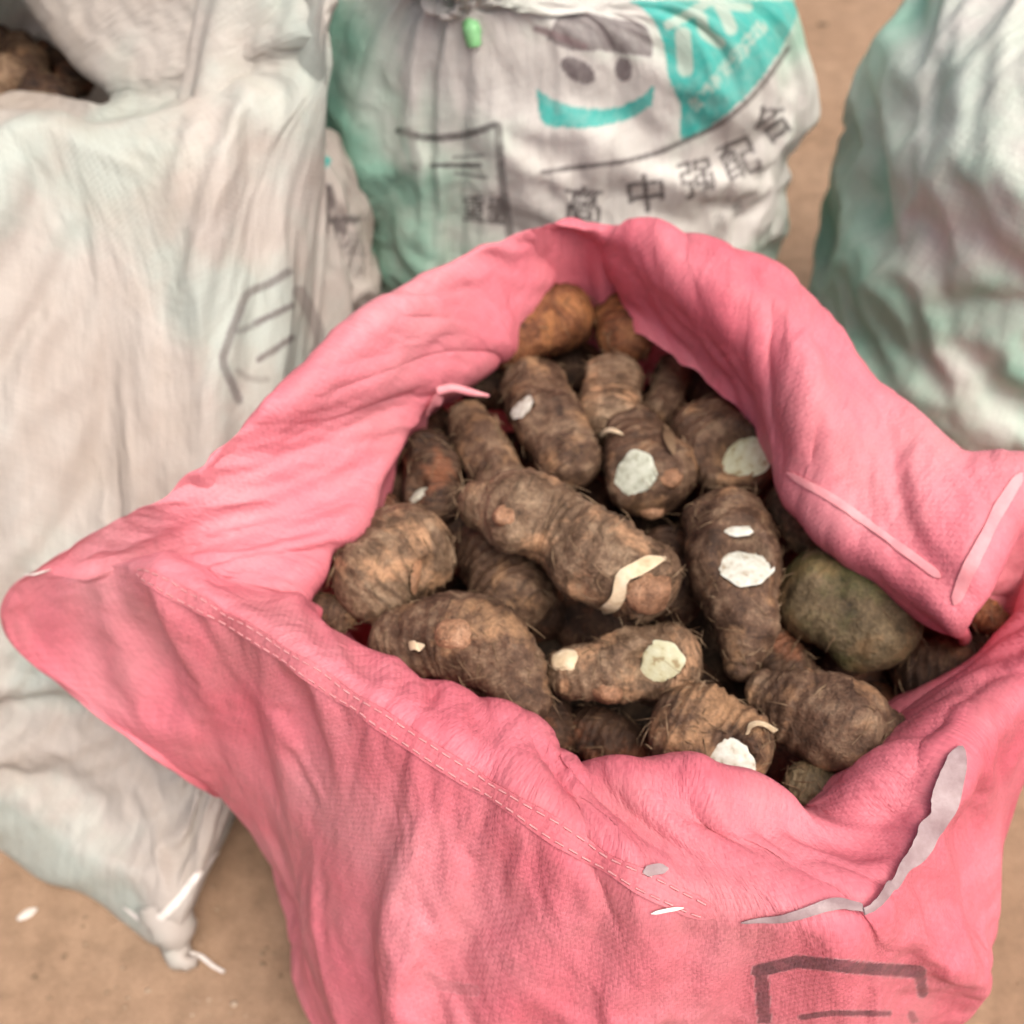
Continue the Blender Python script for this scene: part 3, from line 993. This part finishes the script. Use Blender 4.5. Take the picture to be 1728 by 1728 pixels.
        t = np.linspace(0, 2 * math.pi, m, endpoint=False)
        rim = 1 + .10 * np.sin(2 * t + ph) + .08 * np.sin(3 * t + 2 * ph) + .04 * np.sin(7 * t + 3 * ph)
        vs, fs = [c0 + n0 * (h0 + .0004)], []
        for k in range(1, rings + 1):
            hh = (.0004, .0003, .0001, -.0002, -.0004, -.0012)[k - 1]
            f_ = (k / rings) if k < rings else 1.02
            for j in range(m):
                pp = c0 + u * math.cos(t[j]) * rx_ * rim[j] * f_ + w * math.sin(t[j]) * vis * rim[j] * f_
                vs.append(pp + n0 * (h0 + hh + rg.uniform(-1, 1) * .0002 * (k / rings) ** 1.5))
        for j in range(m):
            fs.append((0, 1 + j, 1 + (j + 1) % m))
        for k in range(rings - 1):
            for j in range(m):
                a_, b_ = 1 + k * m + j, 1 + k * m + (j + 1) % m
                fs.append((a_, a_ + m, b_ + m, b_))
        mesh_obj('cut_face', vs, fs, M[fm], ob)
    for (x, y, r, fm) in buds:
        c0, n0 = hit(bv, x, y)
        if c0 is None:
            continue
        rr = r * TAN * depth_of(c0) / 864
        bm = bmesh.new(); bmesh.ops.create_uvsphere(bm, u_segments=16, v_segments=10, radius=1)
        v = np.array([tuple(q.co) for q in bm.verts]); fs = [tuple(q.index for q in f.verts) for f in bm.faces]; bm.free()
        v = v * (1 + .30 * fbm(v * 1.2 + x, seed + 3, 3))[:, None] * rr * np.array([1.1, .95, .8])
        mesh_obj('bud', v + c0 - n0 * rr * .38, fs, M[fm], ob)
    for (pts, w, fm) in strips:
        ribbon('dry_sheath', bv, pts, w, M[fm], ob, lift=.002, curl=.003)
    if hairs:
        co, no = co_of(ob), normals_of(ob)
        vv, ff = [], []
        idx = [i for i in range(nu * 5, len(co) - nu * 5) if no[i][2] > -0.3 and not any(np.linalg.norm(co[i] - cc_) < rr_ * 1.1 for cc_, rr_ in sliced)]
        for _ in range(hairs):
            i = rg.choice(idx)
            d1 = np.array([rg.gauss(0, 1) for _ in range(3)]); nn = no[i]
            t = d1 - nn * (d1 @ nn); t /= np.linalg.norm(t) + 1e-9
            ln = rg.uniform(.005, .018); wd = rg.uniform(.00022, .00055)
            sd = np.cross(t, nn)
            b = len(vv)
            pts = [co[i] - nn * .001, co[i] + nn * ln * .07 + t * ln * .45, co[i] + nn * ln * rg.uniform(.0, .22) + t * ln + sd * rg.uniform(-.12, .12) * ln]
            for q, s_ in zip(pts, (1, .8, .25)):
                vv += [q - sd * wd * s_, q + sd * wd * s_, q + nn * wd * s_ * 1.5]
            for k in range(2):
                o_ = b + 3 * k
                ff += [(o_, o_ + 1, o_ + 4, o_ + 3), (o_ + 1, o_ + 2, o_ + 5, o_ + 4), (o_ + 2, o_, o_ + 3, o_ + 5)]
        tag(mesh_obj('root_hairs', vv, ff, M['fibre'], ob, smooth=False), kind='stuff')
    return ob


B_, T_, D_, O_, G2 = M['corm_brown'], M['corm_tan'], M['corm_dark'], M['corm_orange'], M['corm_green']
corm([(862, 578, 52), (940, 535, 62)], .400, O_, 'orange brown corm under the far fold of the red sack, leaning to the left', seed=1)
corm([(1048, 500, 54), (1055, 565, 52)], .395, O_, 'reddish brown upright corm just below the peak of the red sack', seed=2)
corm([(975, 470, 40), (990, 520, 38)], .355, D_, 'dark corm deep under the peak of the red sack', seed=3)
corm([(815, 640, 48), (900, 640, 48)], .360, D_, 'dark brown corm lying behind the one with the small round white cut', seed=4)
corm([(895, 655, 55), (925, 700, 58), (960, 775, 55)], (.385, .39, .385), B_, 'long brown corm with a small round white cut near its top', seed=5, cuts=[(875, 684, 25, 18, 'flesh')])
corm([(1030, 645, 50), (1030, 705, 52)], .385, T_, 'golden brown upright corm below the orange ones', seed=6)
corm([(1135, 625, 30), (1118, 690, 30)], .375, B_, 'narrow grey brown corm between the golden one and the red flap', seed=7)
corm([(1165, 620, 40), (1215, 665, 45)], .355, D_, 'dark reddish corm shaded by the far right flap', seed=8, hairs=70)
corm([(1065, 735, 55), (1095, 800, 75)], .385, B_, 'stout brown corm with a dried greenish white cut and peeling skin', seed=9,
     cuts=[(1068, 800, 40, 36, 'flesh_grey')], buds=[(1135, 808, 20, 'bud'), (1100, 866, 20, 'bud')], strips=[([(1012, 734), (1030, 732), (1052, 738)], .004, 'straw'), ([(1118, 720), (1128, 745), (1135, 770)], .007, 'fibre')])
corm([(1190, 730, 60), (1235, 775, 75)], .385, B_, 'round dark corm with a large cream cut under the edge of the right flap', seed=10,
     cuts=[(1238, 752, 46, 34, 'flesh_yellow')])
corm([(790, 705, 34), (822, 765, 46), (850, 820, 44)], .380, B_, 'slim brown finger shaped corm slanting beside the pink tape', seed=11, buds=[(758, 690, 18, 'bud')])
corm([(725, 770, 48), (735, 845, 50)], .370, D_, 'dark corm with a small greenish cut beside the left wall of the red sack', seed=12, cuts=[(698, 825, 21, 18, 'flesh_grey')])
corm([(815, 850, 46), (870, 862, 74), (940, 892, 66), (1010, 935, 82), (1080, 975, 72)], (.405, .41, .405, .41, .405), T_, 'largest tan corm with pink scrapes, lying across the centre of the heap', seed=13, nu=64, nv=96, hairs=90,
     strips=[([(1120, 945), (1065, 965), (1035, 1010), (1015, 1040)], .010, 'straw')], buds=[(1085, 1000, 42, 'bud'), (850, 870, 20, 'bud')])
corm([(640, 975, 82), (690, 935, 84)], .390, T_, 'round fat tan corm at the left, with a pale scraped spot', seed=14, hairs=70, cuts=[(708, 972, 18, 26, 'bud')])
corm([(820, 930, 60), (870, 1000, 70)], .355, B_, 'shaded brown corm sunk below the largest tan one', seed=15)
corm([(690, 1085, 72), (775, 1075, 82), (850, 1115, 66), (885, 1185, 45)], (.385, .395, .395, .39), B_, 'big bent corm with a yellow scraped patch at the near left edge', seed=16, nu=60, nv=90, hairs=90,
     strips=[([(690, 1092), (708, 1088), (722, 1086)], .006, 'straw')], buds=[(770, 1070, 34, 'bud')])
corm([(1226, 885, 68), (1240, 965, 80), (1254, 1060, 54), (1250, 1125, 28)], (.39, .395, .39, .38), B_, 'long carrot shaped corm pointing down, with a bright white cut and a small one above', seed=17, nv=70,
     cuts=[(1258, 943, 42, 40, 'flesh'), (1248, 882, 24, 13, 'flesh')], hairs=80)
corm([(1335, 845, 38), (1368, 900, 38)], .375, T_, 'small golden green corm at the edge of the right flap', seed=18)
corm([(1400, 1000, 85), (1470, 1045, 88)], .375, G2, 'large corm tinged green below the corner of the right flap', seed=19, hairs=30, scars=.3)
corm([(1290, 1165, 34), (1345, 1190, 66), (1415, 1220, 84), (1480, 1250, 64)], (.385, .388, .39, .385), B_, 'smooth fat grey brown corm at the lower right, lying slanted', seed=20, hairs=30)
corm([(965, 1135, 46), (1050, 1125, 62), (1125, 1110, 62)], (.385, .39, .39), T_, 'knobbly corm with a round cream cut at its right end', seed=21,
     cuts=[(1106, 1122, 42, 34, 'flesh_yellow')], buds=[(1022, 1172, 26, 'bud'), (955, 1112, 24, 'straw')], hairs=70)
corm([(1170, 1225, 75), (1230, 1265, 74)], .385, B_, 'dark fibrous corm with a crumbly white cut touching the near rim', seed=22, cuts=[(1236, 1284, 38, 34, 'flesh')],
     strips=[([(1255, 1238), (1280, 1232), (1308, 1233)], .005, 'straw')], hairs=70)
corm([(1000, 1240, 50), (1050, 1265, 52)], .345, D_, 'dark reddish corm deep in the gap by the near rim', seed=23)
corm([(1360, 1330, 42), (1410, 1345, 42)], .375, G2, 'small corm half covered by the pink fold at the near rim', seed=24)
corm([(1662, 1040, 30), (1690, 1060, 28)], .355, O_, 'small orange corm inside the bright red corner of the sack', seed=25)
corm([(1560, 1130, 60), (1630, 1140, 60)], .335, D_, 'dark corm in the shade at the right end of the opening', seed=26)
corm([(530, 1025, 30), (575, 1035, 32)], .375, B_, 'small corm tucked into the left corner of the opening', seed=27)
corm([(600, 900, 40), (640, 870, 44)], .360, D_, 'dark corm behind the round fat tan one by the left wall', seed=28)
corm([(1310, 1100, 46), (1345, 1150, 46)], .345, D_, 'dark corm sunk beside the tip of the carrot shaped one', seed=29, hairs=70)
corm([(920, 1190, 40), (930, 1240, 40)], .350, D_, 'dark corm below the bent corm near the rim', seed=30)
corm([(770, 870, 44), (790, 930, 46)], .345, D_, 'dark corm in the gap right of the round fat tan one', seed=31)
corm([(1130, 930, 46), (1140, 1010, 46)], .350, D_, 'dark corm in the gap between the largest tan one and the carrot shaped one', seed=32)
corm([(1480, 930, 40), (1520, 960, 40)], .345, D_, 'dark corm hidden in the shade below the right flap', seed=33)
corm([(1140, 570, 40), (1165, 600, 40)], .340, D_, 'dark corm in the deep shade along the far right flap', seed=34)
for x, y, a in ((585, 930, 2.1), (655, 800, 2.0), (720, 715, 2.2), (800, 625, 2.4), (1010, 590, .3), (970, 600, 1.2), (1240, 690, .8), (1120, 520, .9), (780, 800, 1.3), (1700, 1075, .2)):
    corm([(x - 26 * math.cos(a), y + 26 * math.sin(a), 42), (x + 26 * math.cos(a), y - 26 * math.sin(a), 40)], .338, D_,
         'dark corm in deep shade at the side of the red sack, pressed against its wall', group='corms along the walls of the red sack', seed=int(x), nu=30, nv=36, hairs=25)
# the heap underneath
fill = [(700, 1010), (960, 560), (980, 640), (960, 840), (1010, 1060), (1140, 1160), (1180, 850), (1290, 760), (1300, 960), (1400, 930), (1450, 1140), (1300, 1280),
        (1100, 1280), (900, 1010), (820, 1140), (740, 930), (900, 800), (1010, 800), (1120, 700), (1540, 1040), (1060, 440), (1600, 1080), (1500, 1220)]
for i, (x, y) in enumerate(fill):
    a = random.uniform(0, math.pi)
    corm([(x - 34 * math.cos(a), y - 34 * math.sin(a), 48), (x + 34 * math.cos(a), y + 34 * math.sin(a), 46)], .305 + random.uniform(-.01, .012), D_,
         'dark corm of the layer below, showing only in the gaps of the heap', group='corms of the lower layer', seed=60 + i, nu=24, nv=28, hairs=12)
# soil and fibre the heap rests in
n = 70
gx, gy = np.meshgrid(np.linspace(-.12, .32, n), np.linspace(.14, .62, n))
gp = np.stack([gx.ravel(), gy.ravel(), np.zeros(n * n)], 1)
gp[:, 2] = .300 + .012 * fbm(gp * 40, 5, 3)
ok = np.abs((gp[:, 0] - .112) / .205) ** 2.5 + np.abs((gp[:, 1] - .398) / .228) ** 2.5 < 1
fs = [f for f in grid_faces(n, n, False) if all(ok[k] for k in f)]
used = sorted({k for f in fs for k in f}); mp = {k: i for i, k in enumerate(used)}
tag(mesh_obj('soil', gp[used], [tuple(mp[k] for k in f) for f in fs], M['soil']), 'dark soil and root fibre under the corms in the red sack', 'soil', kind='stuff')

# corms in the left sack
LG = 'corms inside the open white sack'
corm([(-30, 150, 40), (15, 130, 36)], .45, T_, 'yellow brown corm inside the white sack, at the edge of the photo', LG, seed=40)
corm([(60, 150, 34), (100, 160, 32)], .44, D_, 'dark corm inside the white sack, below the sagging rim', LG, seed=41)
corm([(30, 80, 30), (50, 110, 32)], .425, B_, 'brown corm inside the white sack, against its back wall', LG, seed=42)
corm([(20, 40, 40), (60, 60, 40)], .40, D_, 'dark corm lying lower down inside the white sack', LG, seed=44)
corm([(100, 100, 36), (120, 130, 36)], .40, D_, 'dark corm inside the white sack, nearest the inner fold of its mouth', LG, seed=45)
corm([(-60, 90, 44), (-20, 70, 40)], .43, D_, 'second dark corm inside the white sack, at the very edge of the photo', LG, seed=43)

# ------------------------------------------------------------------ trimmings of the sacks
ribbon('hem', red_bvh, [(230, 962), (330, 1015), (430, 1072), (560, 1158), (700, 1252), (850, 1346), (990, 1436), (1120, 1506), (1210, 1545)], .011, M['hem_red'], red, lift=.0006, n=12, stitches=True)
ribbon('hem', red_bvh, [(1330, 798), (1400, 838), (1470, 888), (1540, 940), (1588, 975)], .005, M['tape_pink'], red, lift=.0008, n=16)
ribbon('hem', red_bvh, [(1610, 1020), (1640, 950), (1680, 870), (1722, 800)], .007, M['tape_pink'], red, lift=.0008, n=16)
ribbon('lining_strip', red_bvh, [(1250, 1553), (1330, 1545), (1400, 1528), (1455, 1533), (1500, 1490), (1550, 1420), (1585, 1360), (1610, 1290), (1622, 1262)],
       (.0015, .004, .006, .003, .005, .010, .014, .011, .003), M['film'], red, lift=.001, n=20, curl=.004, label='torn grey white plastic lining along the hem')
ribbon('loose_tape', red_bvh, [(712, 700), (728, 678), (742, 662)], .012, M['tape_pink'], red, lift=.003)
ribbon('film_scrap', red_bvh, [(1082, 1472), (1100, 1470), (1125, 1468)], .005, M['film'], red, lift=.002)
ribbon('thread', red_bvh, [(1098, 1537), (1120, 1533), (1152, 1529)], .0018, M['thread'], red, lift=.002)
ribbon('thread', red_bvh, [(2, 984), (40, 972), (90, 962)], .0016, M['thread'], red, lift=.002)


def tube(pts, r, k=6):
    pts = np.array(pts, float)
    T = np.gradient(pts, axis=0); T /= np.linalg.norm(T, axis=1, keepdims=True)
    S = np.cross(T, [0.1, 0.2, 1.0]); S /= np.linalg.norm(S, axis=1, keepdims=True)
    U = np.cross(S, T)
    r = np.interp(np.linspace(0, 1, len(pts)), np.linspace(0, 1, np.size(r)), np.atleast_1d(r))
    V = [pts[i] + r[i] * (math.cos(2 * math.pi * j / k) * S[i] + math.sin(2 * math.pi * j / k) * U[i]) for i in range(len(pts)) for j in range(k)]
    f = grid_faces(len(pts), k)
    f += [tuple(range(k))[::-1], tuple((len(pts) - 1) * k + j for j in range(k))]
    return V, f


def smooth3(pts, n=24):
    p = np.array(pts, float)
    return hermite(p, np.arange(len(p), dtype=float), n, False)


# the free end of the pink tape
e = [P(738, 660, .445), P(765, 655, .447), P(795, 662, .445), P(825, 668, .44)]
V, F = tube(smooth3(e), (.004, .0035, .003, .001), 5)
mesh_obj('loose_tape', V, F, M['tape_pink'], red)

# green tie round the neck of the middle sack
tc_ = np.array([-0.036, 0.824, 0.551])
a = np.linspace(0, 2 * math.pi * 2.2, 60)
V, F = tube(np.stack([tc_[0] + .0155 * np.cos(a), tc_[1] + .0135 * np.sin(a), tc_[2] + .004 * a / 6.28 - .006 + .002 * np.sin(3 * a)], 1), .0048, 7)
tie = mesh_obj('tie', V, F, M['tie_green'], mid)
V, F = tube(smooth3([tc_ + (.002, -.014, 0), tc_ + (.004, -.022, -.006), tc_ + (.006, -.026, -.018)]), (.005, .008, .006), 6)
mesh_obj('tie_end', V, F, M['tie_green'], tie)

# twisted corner and string of the left sack
c1 = P(295, 1592, .012)
V, F = tube(smooth3([c1 + (-.01, .03, .03), c1 + (0, .01, .014), c1, c1 + (.008, -.012, -.004), c1 + (.02, -.015, -.006)]), (.022, .020, .012, .011, .004), 9)
V = np.array(V); V = V + .0022 * np.stack([vnoise(V * 150, 3), vnoise(V * 150, 4), vnoise(V * 150, 5)], 1)
V[:, 2] = np.maximum(V[:, 2], .0015)
mesh_obj('gathered_corner', V, F, M['white_beige'], left)
V, F = tube(smooth3([P(300, 1606, .006), P(335, 1612, .004), P(360, 1630, .003), P(378, 1640, .003)]), (.0025, .002, .0015), 6)
mesh_obj('string', V, F, M['thread'], left)
lb = bvh_of(left)
ribbon('seam', lb, [(210, 1530), (255, 1555), (300, 1520), (350, 1455), (392, 1418)], .006, M['thread'], left, lift=.001, n=8)

# litter on the ground
def litter(name, px, py, w, h, mat, label, cat, rot=0.3):
    bm = bmesh.new(); bmesh.ops.create_icosphere(bm, subdivisions=3, radius=1)
    v = np.array([tuple(q.co) for q in bm.verts]); fs = [tuple(q.index for q in f.verts) for f in bm.faces]; bm.free()
    c = P(px, py, 0)
    v = v * (1 + .25 * fbm(v * 1.3, int(px), 2))[:, None] * np.array([w, h, min(w, h) * .35])
    x = v[:, 0] * math.cos(rot) - v[:, 1] * math.sin(rot); y = v[:, 0] * math.sin(rot) + v[:, 1] * math.cos(rot)
    v = np.stack([x, y, v[:, 2] + min(w, h) * .25], 1)
    return tag(mesh_obj(name, v + c, fs, mat, origin=c), label, cat)


litter('pebble', 1388, 42, .010, .006, M['pebble'], 'dark pebble on the earth between the printed sack and the right sack', 'pebble', -.3)
litter('chip', 46, 1542, .009, .004, M['chip'], 'pale chip lying on the earth at the lower left', 'chip', .5)

bm = bmesh.new(); bmesh.ops.create_icosphere(bm, subdivisions=1, radius=1)
iv = np.array([tuple(q.co) for q in bm.verts]); fi = [tuple(q.index for q in f.verts) for f in bm.faces]; bm.free()
gv, gf = [], []
for k in range(2600):
    gx_, gy_ = (random.uniform(-.75, .1), random.uniform(.05, .5)) if k % 2 else (random.uniform(-.1, 1.0), random.uniform(.15, 2.2))
    r_ = .0006 + .0022 * random.random() ** 4
    b = len(gv)
    jv = iv * (1 + .3 * rng.uniform(-1, 1, len(iv)))[:, None] * r_ * np.array([1.3, 1, .6]) + np.array([gx_, gy_, r_ * .3])
    gv += jv.tolist(); gf += [tuple(b + q for q in f) for f in fi]
tag(mesh_obj('grit', gv, gf, plain_material('earth_grit', [(0.35, (0.13, 0.09, 0.055)), (0.5, (0.28, 0.20, 0.13)), (0.65, (0.44, 0.36, 0.27))], 9)), 'scattered grit and crumbs on the tan earth', 'grit', kind='stuff')

for o in scene.objects:
    if o.type == 'MESH' and o.data.materials and o.data.materials[0].name.endswith(('plastic', 'hem_tape')) and 'print' not in o.data.color_attributes:
        at = o.data.color_attributes.new('print', 'FLOAT_COLOR', 'POINT')
        at.data.foreach_set('color', [0.0] * (4 * len(o.data.vertices)))
    if o.type == 'MESH':
        o.data.update()
scene.frame_set(1)
